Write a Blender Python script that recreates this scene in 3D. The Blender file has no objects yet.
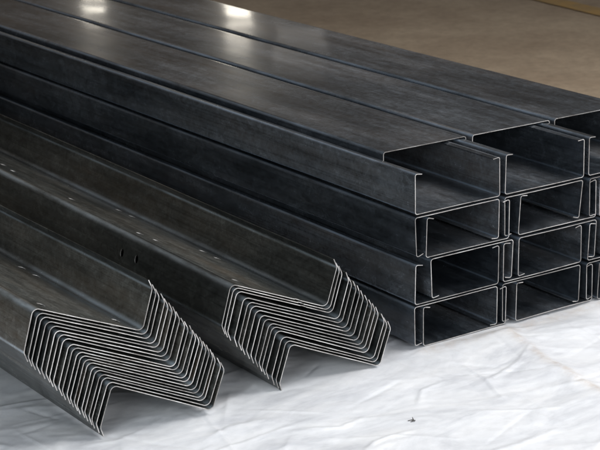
import bpy, bmesh, math, random
from mathutils import Vector, Matrix, noise
random.seed(7)
scene = bpy.context.scene
COL = scene.collection
R = math.radians

# ------------------------------------------------------------------ helpers
def link(o):
    COL.objects.link(o); return o

def thing(name, label, cat, loc=(0, 0, 0), rot=(0, 0, 0), group=None):
    o = bpy.data.objects.new(name, None)
    o.empty_display_size = .05
    o.location = loc; o.rotation_euler = rot
    o['label'] = label; o['category'] = cat
    if group: o['group'] = group
    return link(o)

def mesh_obj(name, bm, mats, parent=None, sharp=28):
    bm.normal_update()
    lim = R(sharp)
    for f in bm.faces: f.smooth = True
    for e in bm.edges:
        if len(e.link_faces) == 2:
            e.smooth = e.calc_face_angle(0) < lim
    me = bpy.data.meshes.new(name)
    bm.to_mesh(me); bm.free()
    for m in mats: me.materials.append(m)
    o = bpy.data.objects.new(name, me)
    link(o)
    if parent: o.parent = parent
    return o

# ------------------------------------------------------------------ materials
def new_mat(name):
    m = bpy.data.materials.new(name); m.use_nodes = True
    nt = m.node_tree
    b = nt.nodes['Principled BSDF']
    return m, nt, b

def N(nt, typ, **kw):
    n = nt.nodes.new(typ)
    for k, v in kw.items():
        if k in n.inputs: n.inputs[k].default_value = v
        else: setattr(n, k, v)
    return n

def ramp(nt, stops):
    r = nt.nodes.new('ShaderNodeValToRGB')
    while len(r.color_ramp.elements) < len(stops): r.color_ramp.elements.new(.5)
    for e, (p, c) in zip(r.color_ramp.elements, stops):
        e.position = p; e.color = (c[0], c[1], c[2], 1) if not isinstance(c, float) else (c, c, c, 1)
    return r

def mapping(nt, scale, coord='Object'):
    tc = nt.nodes.new('ShaderNodeTexCoord')
    mp = nt.nodes.new('ShaderNodeMapping'); mp.inputs['Scale'].default_value = scale
    nt.links.new(tc.outputs[coord], mp.inputs['Vector'])
    oi = nt.nodes.new('ShaderNodeObjectInfo')
    ad = nt.nodes.new('ShaderNodeVectorMath'); ad.operation = 'ADD'
    sc = nt.nodes.new('ShaderNodeVectorMath'); sc.operation = 'SCALE'; sc.inputs['Scale'].default_value = 37.0
    cb = nt.nodes.new('ShaderNodeCombineXYZ')
    for k in 'XYZ': nt.links.new(oi.outputs['Random'], cb.inputs[k])
    nt.links.new(cb.outputs[0], sc.inputs[0])
    nt.links.new(mp.outputs[0], ad.inputs[0]); nt.links.new(sc.outputs[0], ad.inputs[1])
    return ad.outputs[0], oi

def mixc(nt, fac, a, b, blend='MIX'):
    m = nt.nodes.new('ShaderNodeMix'); m.data_type = 'RGBA'; m.blend_type = blend
    for s, v in ((m.inputs[0], fac), (m.inputs[6], a), (m.inputs[7], b)):
        if hasattr(v, 'links') or hasattr(v, 'is_linked'): nt.links.new(v, s)
        elif isinstance(v, (int, float)): s.default_value = v
        else: s.default_value = (*v, 1)
    return m.outputs[2]

def steel(name, dark, light, rust, rust_amt, rough=(.17, .33), bump=.05, coat=.5, worn_highlight=(.30, .38, .48)):
    m, nt, b = new_mat(name)
    L = nt.links.new
    v1, oi = mapping(nt, (14, 2.2, 14))
    n1 = N(nt, 'ShaderNodeTexNoise', Scale=1.0, Detail=7.0, Roughness=.62); L(v1, n1.inputs['Vector'])
    v2, _ = mapping(nt, (160, 160, 160))
    n2 = N(nt, 'ShaderNodeTexNoise', Scale=1.0, Detail=5.0, Roughness=.7); L(v2, n2.inputs['Vector'])
    v3, _ = mapping(nt, (60, 3, 60))
    n3 = N(nt, 'ShaderNodeTexNoise', Scale=1.0, Detail=5.0, Roughness=.6); L(v3, n3.inputs['Vector'])
    v4, _ = mapping(nt, (5, 1.1, 5))
    n4 = N(nt, 'ShaderNodeTexNoise', Scale=1.0, Detail=6.0, Roughness=.65); L(v4, n4.inputs['Vector'])
    r1 = ramp(nt, [(.30, dark), (.72, light)]); L(n1.outputs['Fac'], r1.inputs[0])
    r2 = ramp(nt, [(.34, .6), (.62, 1.3)]); L(n2.outputs['Fac'], r2.inputs[0])
    c = mixc(nt, .6, r1.outputs[0], r2.outputs[0], 'MULTIPLY')
    v5, _ = mapping(nt, (48, 30, 48))
    n5 = N(nt, 'ShaderNodeTexNoise', Scale=1.0, Detail=8.0, Roughness=.7); n5.inputs['Distortion'].default_value = .8
    L(v5, n5.inputs['Vector'])
    r5 = ramp(nt, [(.36, .4), (.5, .9), (.66, 1.5)]); L(n5.outputs['Fac'], r5.inputs[0])
    c = mixc(nt, .6, c, r5.outputs[0], 'MULTIPLY')
    r8 = ramp(nt, [(.36, .62), (.5, 1.0), (.64, 1.45)]); L(n4.outputs['Fac'], r8.inputs[0])
    c = mixc(nt, .8, c, r8.outputs[0], 'MULTIPLY')
    r3 = ramp(nt, [(.32, .55), (.68, 1.4)]); L(n3.outputs['Fac'], r3.inputs[0])
    c = mixc(nt, .6, c, r3.outputs[0], 'MULTIPLY')
    r4 = ramp(nt, [(.45, 0.0), (.70, rust_amt)]); L(n4.outputs['Fac'], r4.inputs[0])
    c = mixc(nt, r4.outputs[0], c, rust)
    v7, _ = mapping(nt, (420, 1.6, 420))
    n7 = N(nt, 'ShaderNodeTexNoise', Scale=1.0, Detail=3.0, Roughness=.6); L(v7, n7.inputs['Vector'])
    r7 = ramp(nt, [(.34, .62), (.48, 1.0), (.70, 1.0), (.76, 1.5)]); L(n7.outputs['Fac'], r7.inputs[0])
    c = mixc(nt, .85, c, r7.outputs[0], 'MULTIPLY')
    at = nt.nodes.new('ShaderNodeAttribute'); at.attribute_name = 'wear_highlight'
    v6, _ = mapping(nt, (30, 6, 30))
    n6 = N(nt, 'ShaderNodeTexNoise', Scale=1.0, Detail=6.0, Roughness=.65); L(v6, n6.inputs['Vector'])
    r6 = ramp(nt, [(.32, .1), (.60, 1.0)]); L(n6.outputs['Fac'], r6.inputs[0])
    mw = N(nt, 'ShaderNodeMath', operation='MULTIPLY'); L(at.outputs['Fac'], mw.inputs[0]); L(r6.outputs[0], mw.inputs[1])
    c = mixc(nt, mw.outputs[0], c, worn_highlight)  # bend wear plus a bluish highlight painted into the colour
    # every length has a slightly different tone
    mr = N(nt, 'ShaderNodeMapRange'); mr.inputs['To Min'].default_value = .8; mr.inputs['To Max'].default_value = 1.2
    L(oi.outputs['Random'], mr.inputs['Value'])
    vm = nt.nodes.new('ShaderNodeVectorMath'); vm.operation = 'SCALE'
    L(c, vm.inputs[0]); L(mr.outputs[0], vm.inputs['Scale'])
    L(vm.outputs[0], b.inputs['Base Color'])
    rr = ramp(nt, [(.28, rough[0]), (.74, rough[1])])
    ma = N(nt, 'ShaderNodeMath', operation='ADD'); 
    mm = N(nt, 'ShaderNodeMath', operation='MULTIPLY'); mm.inputs[1].default_value = .5
    L(n1.outputs['Fac'], ma.inputs[0]); L(n5.outputs['Fac'], ma.inputs[1]); L(ma.outputs[0], mm.inputs[0])
    L(mm.outputs[0], rr.inputs[0]); L(rr.outputs[0], b.inputs['Roughness'])
    b.inputs['Metallic'].default_value = .92
    mm2 = N(nt, 'ShaderNodeMapRange'); mm2.inputs['From Min'].default_value = 0; mm2.inputs['From Max'].default_value = .6
    mm2.inputs['To Min'].default_value = .74; mm2.inputs['To Max'].default_value = .35
    L(r4.outputs[0], mm2.inputs['Value']); L(mm2.outputs[0], b.inputs['Metallic'])
    b.inputs['Coat Weight'].default_value = coat; b.inputs['Coat Roughness'].default_value = .09; b.inputs['Coat IOR'].default_value = 1.45
    bp = N(nt, 'ShaderNodeBump'); bp.inputs['Strength'].default_value = bump; bp.inputs['Distance'].default_value = .002
    mx = N(nt, 'ShaderNodeMath', operation='ADD'); L(n1.outputs['Fac'], mx.inputs[0])
    ms = N(nt, 'ShaderNodeMath', operation='MULTIPLY'); ms.inputs[1].default_value = .12
    L(n2.outputs['Fac'], ms.inputs[0]); L(ms.outputs[0], mx.inputs[1])
    L(mx.outputs[0], bp.inputs['Height']); L(bp.outputs[0], b.inputs['Normal'])
    return m

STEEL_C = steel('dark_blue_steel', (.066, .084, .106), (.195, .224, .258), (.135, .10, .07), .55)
STEEL_Z = steel('dark_grey_steel', (.074, .083, .081), (.205, .218, .21), (.12, .080, .045), .6, coat=.3, worn_highlight=(.52, .60, .66))

def cut_mat():
    m, nt, b = new_mat('sheared_edge')
    L = nt.links.new
    v, oi = mapping(nt, (26, 160, 26))
    n = N(nt, 'ShaderNodeTexNoise', Scale=1.0, Detail=4.0, Roughness=.7); L(v, n.inputs['Vector'])
    r = ramp(nt, [(.30, (.17, .15, .14)), (.50, (.37, .35, .335)), (.72, (.55, .535, .525))]); L(n.outputs['Fac'], r.inputs[0])
    mr = N(nt, 'ShaderNodeMapRange'); mr.inputs['To Min'].default_value = .75; mr.inputs['To Max'].default_value = 1.4
    L(oi.outputs['Random'], mr.inputs['Value'])
    vm = nt.nodes.new('ShaderNodeVectorMath'); vm.operation = 'SCALE'
    L(r.outputs[0], vm.inputs[0]); L(mr.outputs[0], vm.inputs['Scale'])
    L(vm.outputs[0], b.inputs['Base Color'])
    b.inputs['Metallic'].default_value = .25; b.inputs['Roughness'].default_value = .42
    return m
CUT = cut_mat()

def sheet_mat():
    m, nt, b = new_mat('white_plastic_sheet')
    L = nt.links.new
    tc = nt.nodes.new('ShaderNodeTexCoord')
    def nz(scale, detail, rough, mpscale=(1, 1, 1)):
        mp = nt.nodes.new('ShaderNodeMapping'); mp.inputs['Scale'].default_value = mpscale
        L(tc.outputs['Object'], mp.inputs['Vector'])
        n = N(nt, 'ShaderNodeTexNoise', Scale=scale, Detail=detail, Roughness=rough)
        L(mp.outputs[0], n.inputs['Vector']); return n
    mpw = nt.nodes.new('ShaderNodeMapping'); mpw.inputs['Scale'].default_value = (3.2, 7.5, 1); mpw.inputs['Rotation'].default_value = (0, 0, R(-24))
    L(tc.outputs['Object'], mpw.inputs['Vector'])
    n1 = N(nt, 'ShaderNodeTexNoise', Scale=1.4, Detail=9.0, Roughness=.62); n1.inputs['Distortion'].default_value = 1.3
    L(mpw.outputs[0], n1.inputs['Vector']); n2 = nz(55, 6, .7)
    r1 = ramp(nt, [(.32, (.56, .57, .60)), (.48, (.70, .71, .735)), (.66, (.79, .795, .81))]); L(n1.outputs['Fac'], r1.inputs[0])
    r2 = ramp(nt, [(.25, .86), (.5, 1.0)]); L(n2.outputs['Fac'], r2.inputs[0])
    c = mixc(nt, .5, r1.outputs[0], r2.outputs[0], 'MULTIPLY')
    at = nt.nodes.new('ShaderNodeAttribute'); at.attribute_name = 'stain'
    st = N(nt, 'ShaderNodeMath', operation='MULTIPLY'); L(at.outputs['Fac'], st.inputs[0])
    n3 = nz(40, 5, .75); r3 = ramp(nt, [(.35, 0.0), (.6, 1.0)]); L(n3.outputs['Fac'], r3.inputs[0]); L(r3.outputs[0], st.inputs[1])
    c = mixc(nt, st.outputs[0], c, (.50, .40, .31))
    L(c, b.inputs['Base Color'])
    b.inputs['Roughness'].default_value = .38
    b.inputs['Specular IOR Level'].default_value = .5
    bp = N(nt, 'ShaderNodeBump'); bp.inputs['Strength'].default_value = .16; bp.inputs['Distance'].default_value = .004
    n4 = nz(28, 7, .62, (1, 1.8, 1))
    mp = nt.nodes.new('ShaderNodeMapping'); mp.inputs['Scale'].default_value = (1, 1.9, 1); mp.inputs['Rotation'].default_value = (0, 0, R(-20))
    L(tc.outputs['Object'], mp.inputs['Vector'])
    n5 = N(nt, 'ShaderNodeTexNoise', Scale=5.0, Detail=5.0, Roughness=.55); n5.noise_type = 'RIDGED_MULTIFRACTAL'
    n5.inputs['Distortion'].default_value = .5
    L(mp.outputs[0], n5.inputs['Vector'])
    h1 = N(nt, 'ShaderNodeMath', operation='MULTIPLY'); h1.inputs[1].default_value = .4; L(n5.outputs['Fac'], h1.inputs[0])
    h2 = N(nt, 'ShaderNodeMath', operation='ADD'); L(h1.outputs[0], h2.inputs[0]); L(n4.outputs['Fac'], h2.inputs[1])
    L(h2.outputs[0], bp.inputs['Height']); L(bp.outputs[0], b.inputs['Normal'])
    return m
SHEET = sheet_mat()

def floor_mat():
    m, nt, b = new_mat('brown_concrete')
    L = nt.links.new
    tc = nt.nodes.new('ShaderNodeTexCoord')
    def nz(scale, detail, rough):
        n = N(nt, 'ShaderNodeTexNoise', Scale=scale, Detail=detail, Roughness=rough); L(tc.outputs['Object'], n.inputs['Vector']); return n
    a = nz(2.3, 8, .65); d = nz(34, 8, .75)
    r = ramp(nt, [(.34, (.27, .20, .135)), (.66, (.38, .295, .205))]); L(a.outputs['Fac'], r.inputs[0])
    r2 = ramp(nt, [(.36, .75), (.62, 1.12)]); L(d.outputs['Fac'], r2.inputs[0])
    L(mixc(nt, .7, r.outputs[0], r2.outputs[0], 'MULTIPLY'), b.inputs['Base Color'])
    b.inputs['Roughness'].default_value = .75
    bp = N(nt, 'ShaderNodeBump'); bp.inputs['Strength'].default_value = .2; bp.inputs['Distance'].default_value = .004
    L(d.outputs['Fac'], bp.inputs['Height']); L(bp.outputs[0], b.inputs['Normal'])
    return m
FLOOR = floor_mat()

def paint_mat():
    m, nt, b = new_mat('worn_yellow_paint')
    L = nt.links.new
    tc = nt.nodes.new('ShaderNodeTexCoord')
    n = N(nt, 'ShaderNodeTexNoise', Scale=14, Detail=8, Roughness=.7); L(tc.outputs['Object'], n.inputs['Vector'])
    r = ramp(nt, [(.35, (.27, .19, .10)), (.6, (.38, .235, .085))]); L(n.outputs['Fac'], r.inputs[0])
    L(r.outputs[0], b.inputs['Base Color']); b.inputs['Roughness'].default_value = .6
    return m

def scrap_mat():
    m, nt, b = new_mat('dark_scrap')
    n = N(nt, 'ShaderNodeTexNoise', Scale=400, Detail=3)
    r = ramp(nt, [(.3, (.03, .03, .03)), (.7, (.12, .11, .10))])
    nt.links.new(n.outputs['Fac'], r.inputs[0]); nt.links.new(r.outputs[0], b.inputs['Base Color'])
    b.inputs['Roughness'].default_value = .7
    return m

# ------------------------------------------------------------------ cold formed sections
T = .0015            # sheet thickness
def half_path(wh, r, fa, fl, la, ll, rl=.004):
    """Right half of a section, from the middle of the web outward (mid line).
    Returns [(x, z, nx, nz, part)], part 0 web, 1 flange, 2 lip."""
    pts = []
    x, z, h = 0., 0., 0.
    def emit(part, wear_highlight=0.): pts.append((x, z, -math.sin(h), math.cos(h), part, wear_highlight))
    def straight(L, n, part):
        nonlocal x, z
        for i in range(n):
            x += L / n * math.cos(h); z += L / n * math.sin(h); emit(part)
    def bend(a, r_, n, part):
        nonlocal x, z, h
        for i in range(n):
            s = a / n; ch = 2 * r_ * math.sin(s / 2)
            x += ch * math.cos(h + s / 2); z += ch * math.sin(h + s / 2); h += s; emit(part, math.sin(math.pi * (i + 1) / (n + 1)) ** 2.5)  # wear and painted highlight are strongest mid bend
    t1 = r * math.tan(fa / 2); t2 = rl * math.tan(abs(la) / 2)
    emit(0)
    straight(wh - t1 - .003, 6, 0)
    straight(.003, 1, 1)
    bend(fa, r, 9, 1)
    straight(fl - t1 - t2, 6, 1)
    bend(la, rl, 6, 1)
    straight(.0015, 1, 1)
    straight(ll - t2 - .0015, 3, 2)
    return pts

def wobble(p, seed, amp):
    """Waviness left by the forming rolls, growing away from the web."""
    y = p.y
    q1 = noise.noise(Vector((p.x * 6, y * 3.1, p.z * 6 + seed * 13.7)))
    q2 = noise.noise(Vector((p.x * 9 + 5, y * 9.0, p.z * 9 + seed * 7.1)))
    return amp * (q1 + .45 * q2)

YS = [0, .004, .02] + [.05 + .05 * i for i in range(44)] + [2.4, 2.7, 3.0, 3.4, 3.8, 4.2]

def sweep_part(name, pts, parent, mat, xform, skew, seed, amp, split=0., tip=0.):
    """Closed strip mesh for one part; front cap (y=0) in the sheared-edge material."""
    bm = bmesh.new()
    wear_highlight = bm.verts.layers.float.new('wear_highlight')
    rings = []
    n = len(pts)
    for yi, y in enumerate(YS):
        ring = []
        for side in (1, -1):
            seq = pts if side == 1 else pts[::-1]
            for (x, z, nx, nz, wr) in seq:
                p = Vector((x + side * nx * T / 2, y, z + side * nz * T / 2))
                w = wobble(Vector((x, y, z)), seed, amp)
                p += Vector((nx, 0, nz)) * w
                p = xform(p)
                p.y += skew(p) * max(0, 1 - y / .5)
                vv = bm.verts.new(p); vv[wear_highlight] = wr; ring.append(vv)
        rings.append(ring)
    m = 2 * n
    for a, b in zip(rings[:-1], rings[1:]):
        for i in range(m):
            j = (i + 1) % m
            bm.faces.new((a[i], a[j], b[j], b[i]))
    for ring, mi in ((rings[0], 1), (rings[-1], 1)):
        for i in range(n - 1):
            f = bm.faces.new((ring[i], ring[i + 1], ring[m - 2 - i], ring[m - 1 - i])); f.material_index = mi
    # long sheared edge of a lip
    bmesh.ops.recalc_face_normals(bm, faces=bm.faces)
    return mesh_obj(name, bm, [mat, CUT], parent)

def split_parts(half):
    web = [p for p in half if p[4] == 0]
    fl = [web[-1]] + [p for p in half if p[4] == 1]
    lip = [fl[-1]] + [p for p in half if p[4] == 2]
    s = lambda l: [p[:4] + p[5:] for p in l]
    return s(web), s(fl), s(lip)

def build_section(root, left, right, mat, xform, skew, seed, amp):
    wl, fl_, ll_ = split_parts(left); wr, fr, lr = split_parts(right)
    web = wl[::-1][:-1] + wr
    # normals of the left half point the same way once its run is reversed
    o = {}
    o['web'] = sweep_part('web', web, root, mat, xform, skew, seed, amp)
    o['fl'] = sweep_part('flange', fl_[::-1], root, mat, xform, skew, seed, amp)
    o['fr'] = sweep_part('flange', fr, root, mat, xform, skew, seed, amp)
    o['ll'] = sweep_part('lip', ll_[::-1], root, mat, xform, skew, seed, amp)
    o['lr'] = sweep_part('lip', lr, root, mat, xform, skew, seed, amp)
    return o

mirror = lambda half: [(-x, z, -nx, nz, p, w) for (x, z, nx, nz, p, w) in half]
rot180 = lambda half: [(-x, -z, nx, nz, p, w) for (x, z, nx, nz, p, w) in half]

# ------------------------------------------------------------------ C channels
W, HF, PITCH, ROW = .200, .0770, .2127, .0856
def channel(label, x, y, z, inverted, seed, splayL, splayR, group, ll=(.016, .016), tilt=0., skewk=0.):
    root = thing('channel_purlin', label, 'steel channel', (x + W / 2, y, z), (0, tilt, 0), group)
    def half(sp, l, la): return half_path(W / 2 - T / 2, .0052, R(90) + sp, HF - T, R(la), l)
    rnd = random.Random(seed)
    left = mirror(half(splayL, ll[0], rnd.uniform(92, 106)))
    right = half(splayR, ll[1], rnd.uniform(92, 106))
    sgn = -1 if inverted else 1
    off = HF - T / 2 if inverted else T / 2
    def xform(p): return Vector((p.x, p.y, off + sgn * p.z))
    j = rnd.uniform(-1, 1)
    def skew(p): return skewk * p.x + .0012 * j * math.sin(p.x * 23 + seed)
    build_section(root, left, right, STEEL_C, xform, skew, seed, .0007)
    return root

rows = ['bottom row', 'second lowest row', 'second highest row', 'top row']
cols = ['left column', 'middle column', 'right column']
offs = [(.0225, .033, .030), (.037, .036, .034), (.0235, .036, .030), (.0377, .0377, .0377)]
DZ = .0040
for r in range(4):
    up_first = r in (1, 3)      # here the upright channels keep the line of the stack face
    for c in range(3):
        d = offs[r][c]
        z = r * ROW + .0004
        s = r * 10 + c
        rnd = random.Random(s + 91)
        a1, a2, a3, a4 = [R(rnd.uniform(-.8, 2.6)) for _ in range(4)]
        if (r, c) == (2, 1): a4 = R(6.0); a1 = R(3.5)
        if (r, c) == (2, 0): a3 = R(3.0)
        if (r, c) == (1, 0): a3 = R(2.4)
        xu = c * PITCH + (0 if up_first else d)
        xi = c * PITCH + (d if up_first else 0)
        yu = rnd.uniform(-.003, .003); yi = rnd.uniform(-.003, .003)
        if r == 3:
            yi = .142 + rnd.uniform(-.002, .002)
            lab_u = f'open channel facing up under a set back lid, top row of square stack, {cols[c]}'
            lab_i = ['dark set back lid channel on top of square stack, nearest the angled bundles',
                     'dark set back lid channel on top of square stack, between the other two lids',
                     'dark set back lid channel on top of square stack, beside the brown floor'][c]
        else:
            lab_u = f'upward facing dark channel nested in {rows[r]} of square stack, {cols[c]}'
            lab_i = f'downward facing dark channel covering {rows[r]} of square stack, {cols[c]}'
        g = 'interlocked channels in the square stack'
        channel(lab_u, xu, yu, z, False, s, a1, a2, g)
        channel(lab_i, xi, yi, z + DZ, True, s + 50, a3, a4, g, tilt=R(rnd.uniform(-.2, .2)))

# ------------------------------------------------------------------ Z purlins
def zed(label, loc, tilt, yaw, seed, group, fa=(R(96), R(96)), skewk=-.10):
    root = thing('zed_purlin', label, 'steel purlin', loc, (0, 0, yaw), group)
    rnd = random.Random(seed)
    la = [R(rnd.uniform(32, 37)), R(rnd.uniform(36, 44))]
    left = rot180(half_path(.0985, .0095, fa[0], .0735, la[0], .0175, .012))
    right = half_path(.0985, .0095, fa[1], .0725, la[1], .0165, .012)
    ct, st = math.cos(tilt), math.sin(tilt)
    zoff = 0.
    def xform(p): return Vector((p.x * ct + p.z * st, p.y, -p.x * st + p.z * ct + zoff))
    j = rnd.uniform(-1, 1)
    def skew(p): return skewk * p.x + .001 * j * math.sin(p.x * 19 + seed)
    lo = min(xform(Vector((x + s * nx * T / 2, 0, z + s * nz * T / 2))).z for h in (left, right) for (x, z, nx, nz, _, _w) in h for s in (1, -1))
    zoff = -lo                         # root sits at the lowest point of the section
    root.location.z = loc[2] + lo
    o = build_section(root, left, right, STEEL_Z, xform, skew, seed, .0009)
    pass
    return root, o, zoff, lo

def ordinal(i):
    return ['first', 'second', 'third', 'fourth', 'fifth', 'sixth', 'seventh', 'eighth', 'ninth', 'tenth', 'eleventh',
            'twelfth', 'thirteenth', 'fourteenth', 'fifteenth', 'sixteenth', 'seventeenth', 'eighteenth', 'nineteenth', 'twentieth'][i]

def cut_slots(web, slots, root, tilt, zoff):
    """Punch slotted bolt holes: (s across the web, y along, half length, half width)."""
    bm = bmesh.new()
    for (s, y, hl, hw) in slots:
        ring = []
        for k in range(20):
            a = 2 * math.pi * k / 20
            sx = hw * math.cos(a)
            sy = hw * math.sin(a) + (hl - hw) * (1 if math.sin(a) >= 0 else -1)
            ring.append((s + sx, y + sy))
        ct, st = math.cos(tilt), math.sin(tilt)
        up = []; dn = []
        for (a, b) in ring:
            for lst, zz in ((up, .004), (dn, -.004)):
                lst.append(bm.verts.new((a * ct + zz * st, b, -a * st + zz * ct + zoff)))
        n = len(ring)
        bm.faces.new(up); bm.faces.new(dn[::-1])
        for i in range(n):
            j = (i + 1) % n
            bm.faces.new((up[i], dn[i], dn[j], up[j]))
    bmesh.ops.recalc_face_normals(bm, faces=bm.faces)
    boolean(web, bm)

def boolean(target, bm):
    me = bpy.data.meshes.new('cutter'); bm.to_mesh(me); bm.free()
    me.materials.append(CUT)
    cu = bpy.data.objects.new('cutter', me); link(cu)
    cu.parent = target.parent
    bpy.context.view_layer.update()
    md = target.modifiers.new('slots', 'BOOLEAN'); md.object = cu; md.solver = 'EXACT'; md.operation = 'DIFFERENCE'
    md.material_mode = 'TRANSFER'
    dg = bpy.context.evaluated_depsgraph_get()
    nm = bpy.data.meshes.new_from_object(target.evaluated_get(dg))
    target.modifiers.clear()
    old = target.data; target.data = nm; bpy.data.meshes.remove(old)
    nm.name = target.name
    bm2 = bmesh.new(); bm2.from_mesh(nm)
    bm2.normal_update()
    for e in bm2.edges:
        if len(e.link_faces) == 2: e.smooth = e.calc_face_angle(0) < R(28)
    bm2.to_mesh(nm); bm2.free()
    bpy.data.objects.remove(cu); bpy.data.meshes.remove(me)

def bundle(p0, fr, c_low, c_top, t_low, t_top, yaw, seed, where, group, slots):
    n = len(fr)
    fr = [.55 * f + .45 * i / (n - 1) for i, f in enumerate(fr)]
    outs = []
    for i, f in enumerate(fr):       # f = 0 top .. 1 lowest
        rnd = random.Random(seed + i)
        cx = c_top[0] + (c_low[0] - c_top[0]) * f; cz = c_top[1] + (c_low[1] - c_top[1]) * f
        tilt = R(t_top + (t_low - t_top) * f)
        y = p0[1] - .10 * cx + (rnd.uniform(-.002, .002) if i else 0)
        if i == 0: lab = f'uppermost zed purlin of {where}, its slotted web in full view'
        elif i == n - 1: lab = f'lowest zed purlin of {where}, lip resting on white sheet'
        elif i <= n // 2: lab = f'{ordinal(i)} zed purlin from top of {where}'
        else: lab = f'{ordinal(n - 1 - i)} zed purlin from bottom of {where}'
        fa = (R(96.4 + rnd.uniform(-.35, .35)), R(95.6 + rnd.uniform(-.35, .35)))
        root, o, zoff, lo = zed(lab, (p0[0] + cx, y, cz), tilt, yaw, seed + i * 3, group, fa)
        outs.append((root, o, tilt, zoff))
        if i == 0 or i == n - 1: print('lowest point', where, i, round(root.location.z, 4))
        if i < 3:
            cut_slots(o['web'], [(s, yy - y, .0095, .006) for (s, yy) in slots], root, tilt, zoff)
    return outs

fr_right = [0, .035, .085, .20, .265, .34, .415, .50, .56, .635, .70, .765, .895, .945, 1]
fr_left = [0, .055, .105, .16, .215, .27, .325, .385, .475, .515, .56, .605, .65, .70, .745, .79, .835, .88, .94, 1]
RB = bundle((-.301, -.005), fr_right, (.111, .0385), (.0024, .170), 24.0, 22.2, R(-.55), 300,
            'right nested bundle beside square stack', 'nested purlins of the right bundle',
            [(.0752, .644), (.0752, .70), (-.0553, .391), (-.0447, .345), (.0633, .3477), (.0613, .2918), (-.0548, .0539),
             (.038, -.012), (-.0376, 1.0252), (-.051, .9482), (.0876, .9907), (.0858, .9348), (-.0452, .6878)])
LB = bundle((-.647, -.006), fr_left, (.1057, .0452), (-.017, .2069), 25.4, 22.2, R(.45), 400,
            'left nested bundle at frame edge', 'nested purlins of the left bundle',
            [(.0739, .3735), (.074, .3175), (-.0638, .0432), (.0726, .0307)])

# round bolt holes in the down-turned flange of the top right purlin
def cut_flange(root, flange, pts, k=1.):
    # pts: (distance down the flange from the bend, y)
    me = flange.data
    bm = bmesh.new()
    # outer face direction of the flange in local space
    vs = [v.co for v in me.vertices if abs(v.co.y - 1.0) < .3]
    # straight run between bend and lip
    hi = max(vs, key=lambda v: v.z).z; lo_ = min(vs, key=lambda v: v.z).z
    sel = [v for v in vs if lo_ + .018 < v.z < hi - .018]
    mx = sum(v.x for v in sel) / len(sel); mz = sum(v.z for v in sel) / len(sel)
    sxz = sum((v.x - mx) * (v.z - mz) for v in sel) / sum((v.z - mz) ** 2 for v in sel)
    d = Vector((sxz, 0, 1)).normalized(); nrm = Vector((d.z, 0, -d.x))
    for (dist, y) in pts:
        z = hi - dist; x = mx + sxz * (z - mz)
        up, dn = [], []
        k_ = k
        for q in range(20):
            a = 2 * math.pi * q / 20
            c = Vector((x, y, z)) + d * (.0078 * k_ * math.sin(a)) + Vector((0, 1, 0)) * (.0062 * k_ * math.cos(a))
            up.append(bm.verts.new(c + nrm * .004)); dn.append(bm.verts.new(c - nrm * .004))
        bm.faces.new(up); bm.faces.new(dn[::-1])
        for i in range(20):
            j = (i + 1) % 20
            bm.faces.new((up[i], dn[i], dn[j], up[j]))
    bmesh.ops.recalc_face_normals(bm, faces=bm.faces)
    boolean(flange, bm)
for k in range(5):
    cut_flange(RB[k][0], RB[k][1]['fl'], [(.036, .374), (.034, .320)], 1. if k == 0 else 2.6)

# ------------------------------------------------------------------ white sheet
def sstep(a, b, x):
    t = max(0, min(1, (x - a) / (b - a))); return t * t * (3 - 2 * t)

def seg_dist(p, pts):
    best = (9, 0, 0)
    tot = 0
    for (ax, ay), (bx_, by) in zip(pts[:-1], pts[1:]):
        dx, dy = bx_ - ax, by - ay; L = math.hypot(dx, dy)
        t = ((p[0] - ax) * dx + (p[1] - ay) * dy) / L ** 2
        tc = max(0, min(1, t))
        d = math.hypot(p[0] - ax - dx * tc, p[1] - ay - dy * tc)
        if d < best[0]:
            side = (dx * (p[1] - ay) - dy * (p[0] - ax)) / L
            best = (d, tot + tc * L, 1 if side > 0 else -1)
        tot += L
    return best

rc = random.Random(5)
CREASES = []
for k in range(90):      # short pulled folds, mostly running across the front of the stacks
    cx, cy = rc.uniform(-1.1, .75), rc.uniform(-.75, .25)
    a = R(rc.gauss(8, 26)); L = rc.uniform(.08, .34)
    bend_ = rc.uniform(-.03, .03)
    pts = [(cx - L / 2 * math.cos(a), cy - L / 2 * math.sin(a)), (cx - bend_ * math.sin(a), cy + bend_ * math.cos(a)), (cx + L / 2 * math.cos(a), cy + L / 2 * math.sin(a))]
    CREASES.append((pts, L, rc.uniform(.0008, .0030), rc.uniform(.006, .018)))
for k in range(150):      # fine pressed-in crease lines in the film
    cx, cy = rc.uniform(-1.0, .75), rc.uniform(-.72, .2)
    a = R(rc.choice((12, -38, 62, 100)) + rc.gauss(0, 14)); L = rc.uniform(.06, .3)
    pts = [(cx - L / 2 * math.cos(a), cy - L / 2 * math.sin(a)), (cx, cy), (cx + L / 2 * math.cos(a), cy + L / 2 * math.sin(a))]
    CREASES.append((pts, L, rc.choice((-1, 1)) * rc.uniform(.0006, .0018), rc.uniform(.004, .008)))
FOLD = [(.212, .01), (.149, -.189), (.128, -.326), (.118, -.42), (.09, -.6)]
THREAD = [(-.455, .0), (-.472, -.05), (-.495, -.15), (-.53, -.26)]

def foot_mask(x, y):
    """1 where nothing stands, 0 under the steel."""
    d = 1.
    if y > -.035:
        yy = sstep(-.004, -.035, y) if False else (1 - sstep(-.035, -.004, y))
        def box(x0, x1):
            return max(1 - (sstep(x0 - .02, x0, x) * (1 - sstep(x1, x1 + .02, x))), yy)
        d = min(d, box(-.01, .66), box(-.325, -.08), box(-.67, -.43))
    return d

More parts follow.
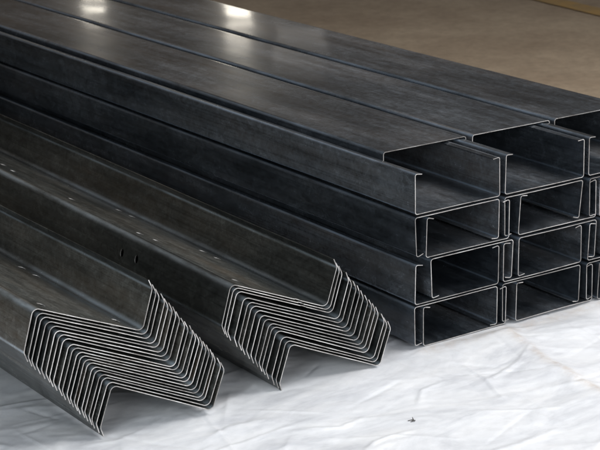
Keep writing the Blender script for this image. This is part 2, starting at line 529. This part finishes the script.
def sheet_h(x, y):
    P = Vector((x, y, 0))
    h = .006 * noise.noise(P * 3.1 + Vector((3, 1, 0))) + .0035 * noise.noise(P * 7.3)
    # crumpled film: sharp creases where warped fields cross zero
    wx, wy = .05 * noise.noise(P * 4.3), .05 * noise.noise(P * 4.1 + Vector((9, 4, 1)))
    q = Vector(((x + wx) * 4.6 + y * 1.8, (y + wy) * 8.5 - x * 1.5, .3))
    h += .0048 * (.35 - abs(noise.noise(q)))
    q = Vector(((x - wy) * 8.5 - y * 4.0, (y + wx) * 13 + x * 3.0, 5.3))
    h -= .0019 * (.3 - abs(noise.noise(q)))
    q = Vector(((x + wy) * 19 + y * 9, (y - wx) * 27 - x * 7, 2.3))
    h += .0007 * (.3 - abs(noise.noise(q)))
    q = Vector((x * 41 - y * 12, y * 52 + x * 17, 7.3))
    h -= .00025 * (.3 - abs(noise.noise(q)))
    h += .0005 * noise.noise(P * 60)
    for pts, L, amp, w in CREASES:
        if abs(pts[1][0] - x) > L or abs(pts[1][1] - y) > L: continue
        d, s, side = seg_dist((x, y), pts)
        t = s / L
        taper = max(0, math.sin(math.pi * min(1, max(0, t))))
        wd = w * (.45 if side > 0 else 1.0)
        h += amp * taper * math.exp(-(d / wd) ** 1.5)
    d, s, side = seg_dist((x, y), FOLD)
    wd = .022 if side > 0 else .085
    h += .013 * math.exp(-(d / wd) ** 1.4) * sstep(-.02, .05, s) * (1 - .55 * sstep(.15, .6, s))
    d, s, side = seg_dist((x, y), THREAD)
    h += .0016 * math.exp(-(d / .004) ** 2)
    return h

def axis(lo, hi, flo, fhi, fine, coarse):
    v = []; x = lo
    while x < hi:
        v.append(x); x += fine if flo <= x < fhi else coarse
    v.append(hi); return v
xs = axis(-1.7, 1.15, -1.0, .72, .0035, .03)
ys = axis(-1.3, 1.7, -.72, .28, .0035, .03)
bm = bmesh.new()
stain = bm.verts.layers.float.new('stain')
grid = []
for y in ys:
    row = []
    for x in xs:
        m = foot_mask(x, y)
        h = sheet_h(x, y) - .004
        lim = -.0012
        z = (h * m + min(h, lim) * (1 - m)) if h > lim else h
        z = max(z, -.0105)
        v = bm.verts.new((x, y, z))
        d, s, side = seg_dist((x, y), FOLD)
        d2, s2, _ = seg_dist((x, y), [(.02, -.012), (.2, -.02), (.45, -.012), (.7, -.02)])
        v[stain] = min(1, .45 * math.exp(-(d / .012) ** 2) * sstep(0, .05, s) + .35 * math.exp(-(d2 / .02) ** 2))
        row.append(v)
    grid.append(row)
for a, b in zip(grid[:-1], grid[1:]):
    for i in range(len(xs) - 1): bm.faces.new((a[i], a[i + 1], b[i + 1], b[i]))
sh = mesh_obj('ground_sheet', bm, [SHEET], None, 180)
sh['label'] = 'creased white plastic sheet spread on the floor under all the steel'
sh['category'] = 'plastic sheet'

# ------------------------------------------------------------------ floor and painted line
bm = bmesh.new()
FZ = -.014
v = [bm.verts.new(p) for p in ((-40, -40, FZ), (40, -40, FZ), (40, 40, FZ), (-40, 40, FZ))]
bm.faces.new(v)
fl = mesh_obj('floor', bm, [FLOOR]); fl['kind'] = 'structure'
bm = bmesh.new()
# worn stripe on the concrete, running away from the stack
a = Vector((2.70, 2.72, FZ + .004)); b = Vector((2.645, 2.22, FZ + .004)); dr = (b - a).normalized(); nrm = Vector((-dr.y, dr.x, 0))
pa = a - dr * 6; pb = b + dr * 6
n = 120; prev = None
for i in range(n + 1):
    c = pa.lerp(pb, i / n)
    w0 = .006 * noise.noise(c * 9); w1 = .10 + .006 * noise.noise(c * 8 + Vector((4, 4, 0)))
    cur = (bm.verts.new(c + nrm * w0), bm.verts.new(c + nrm * w1))
    if prev: bm.faces.new((prev[0], prev[1], cur[1], cur[0]))
    prev = cur
bmesh.ops.recalc_face_normals(bm, faces=bm.faces)
ln = mesh_obj('floor_marking', bm, [paint_mat()]); ln['kind'] = 'structure'

# ------------------------------------------------------------------ scrap of debris on the sheet
bm = bmesh.new()
def tube(pts, r0, r1):
    prev = None
    for i, p in enumerate(pts):
        p = Vector(p); t = i / (len(pts) - 1); r = r0 + (r1 - r0) * t
        d = (Vector(pts[min(i + 1, len(pts) - 1)]) - Vector(pts[max(i - 1, 0)])).normalized()
        u = d.orthogonal().normalized(); w = d.cross(u)
        ring = [bm.verts.new(p + r * (math.cos(a) * u + math.sin(a) * w)) for a in [k * math.pi / 3 for k in range(6)]]
        if prev:
            for k in range(6): bm.faces.new((prev[k], prev[(k + 1) % 6], ring[(k + 1) % 6], ring[k]))
        else: bm.faces.new(ring[::-1])
        prev = ring
    bm.faces.new(prev)
zz = sheet_h(-.203, -.251) - .004
tube([(-.0065, .0030, .001), (-.001, .0005, .0022), (.0022, -.0004, .002), (.0045, -.003, .0008)], .0006, .0011)
tube([(.0022, -.0004, .002), (-.001, -.0035, .0018), (-.0055, -.003, .0008)], .0011, .0004)
tube([(.0022, -.0004, .002), (.0036, .0030, .003), (.0045, .0048, .0045)], .0010, .0004)
tube([(.0022, -.0004, .002), (.0005, -.0058, .001)], .001, .0005)
sc = mesh_obj('debris_scrap', bm, [scrap_mat()])
sc.location = (-.203, -.251, zz)
sc['label'] = 'tiny dark pronged scrap lying alone on the bright sheet'; sc['category'] = 'debris'

# ------------------------------------------------------------------ camera
cam = bpy.data.cameras.new('camera'); co = bpy.data.objects.new('camera', cam); link(co)
p, yw, rl = .2985, .6005, -.016
fwd = Vector((math.sin(yw) * math.cos(p), math.cos(yw) * math.cos(p), -math.sin(p)))
right = Vector((math.cos(yw), -math.sin(yw), 0)); up = right.cross(fwd)
c, s = math.cos(rl), math.sin(rl)
r2 = c * right + s * up; u2 = -s * right + c * up
M = Matrix((r2, u2, -fwd)).transposed().to_4x4(); M.translation = Vector((-1.8749, -2.3721, 1.1708))
co.matrix_world = M
cam.sensor_width = 36; cam.lens = 1759.17 / 600 * 36
cam.clip_start = .05; cam.clip_end = 200
cam.dof.use_dof = True; cam.dof.focus_distance = 3.0; cam.dof.aperture_fstop = 16
scene.camera = co

# ------------------------------------------------------------------ light
def area(name, loc, target, sx, sy, power, col):
    l = bpy.data.lights.new(name, 'AREA'); l.shape = 'RECTANGLE'; l.size = sx; l.size_y = sy; l.energy = power; l.color = col
    o = bpy.data.objects.new(name, l); link(o); o.location = loc
    o.rotation_euler = (Vector(target) - Vector(loc)).to_track_quat('-Z', 'Y').to_euler()
    return o
area('roof_light', (1.3, -.35, 2.5), (.35, -.3, 0), 2.2, 1.8, 97, (1, .985, .97))
area('front_fill_light', (-.1, -2.9, .95), (.0, 0, .12), 1.8, 1.1, 50, (.96, .98, 1))  # unseen low lamp added to brighten section interiors and cut ends
area('side_doorway_light', (-2.1, -1.05, 1.0), (-.4, .1, .12), 1.0, .8, 18, (.88, .96, 1))
area('far_window_light', (7.85, 12.9, 2.68), (.5, 1.4, .3), .25, .13, 2.3, (1, .93, .80))
area('far_lamp_light', (6.9, 14.3, 2.60), (.4, 1.9, .3), .22, .10, 1.5, (1, .93, .80))
area('far_gate_light', (7.8, 11.7, 2.84), (.5, 1.15, .3), .5, .2, .28, (1, .95, .88))

w = bpy.data.worlds.new('World'); scene.world = w; w.use_nodes = True
nt = w.node_tree; bg = nt.nodes['Background']
tc = nt.nodes.new('ShaderNodeTexCoord'); sp = nt.nodes.new('ShaderNodeSeparateXYZ'); nt.links.new(tc.outputs['Generated'], sp.inputs[0])
mr = nt.nodes.new('ShaderNodeMapRange'); mr.inputs['From Min'].default_value = -1; mr.inputs['From Max'].default_value = 1
nt.links.new(sp.outputs['Y'], mr.inputs['Value'])
rp = ramp(nt, [(.0, (.34, .36, .39)), (.26, (.26, .28, .31)), (.45, (.036, .046, .064)), (.75, (.042, .037, .034)), (1, (.066, .052, .038))])
nt.links.new(mr.outputs[0], rp.inputs[0]); nt.links.new(rp.outputs[0], bg.inputs['Color'])
bg.inputs['Strength'].default_value = 1.0

scene.view_settings.view_transform = 'Standard'
scene.view_settings.look = 'None'
scene.view_settings.exposure = 0
scene.render.engine = 'CYCLES'
scene.render.resolution_x = 1024; scene.render.resolution_y = 768
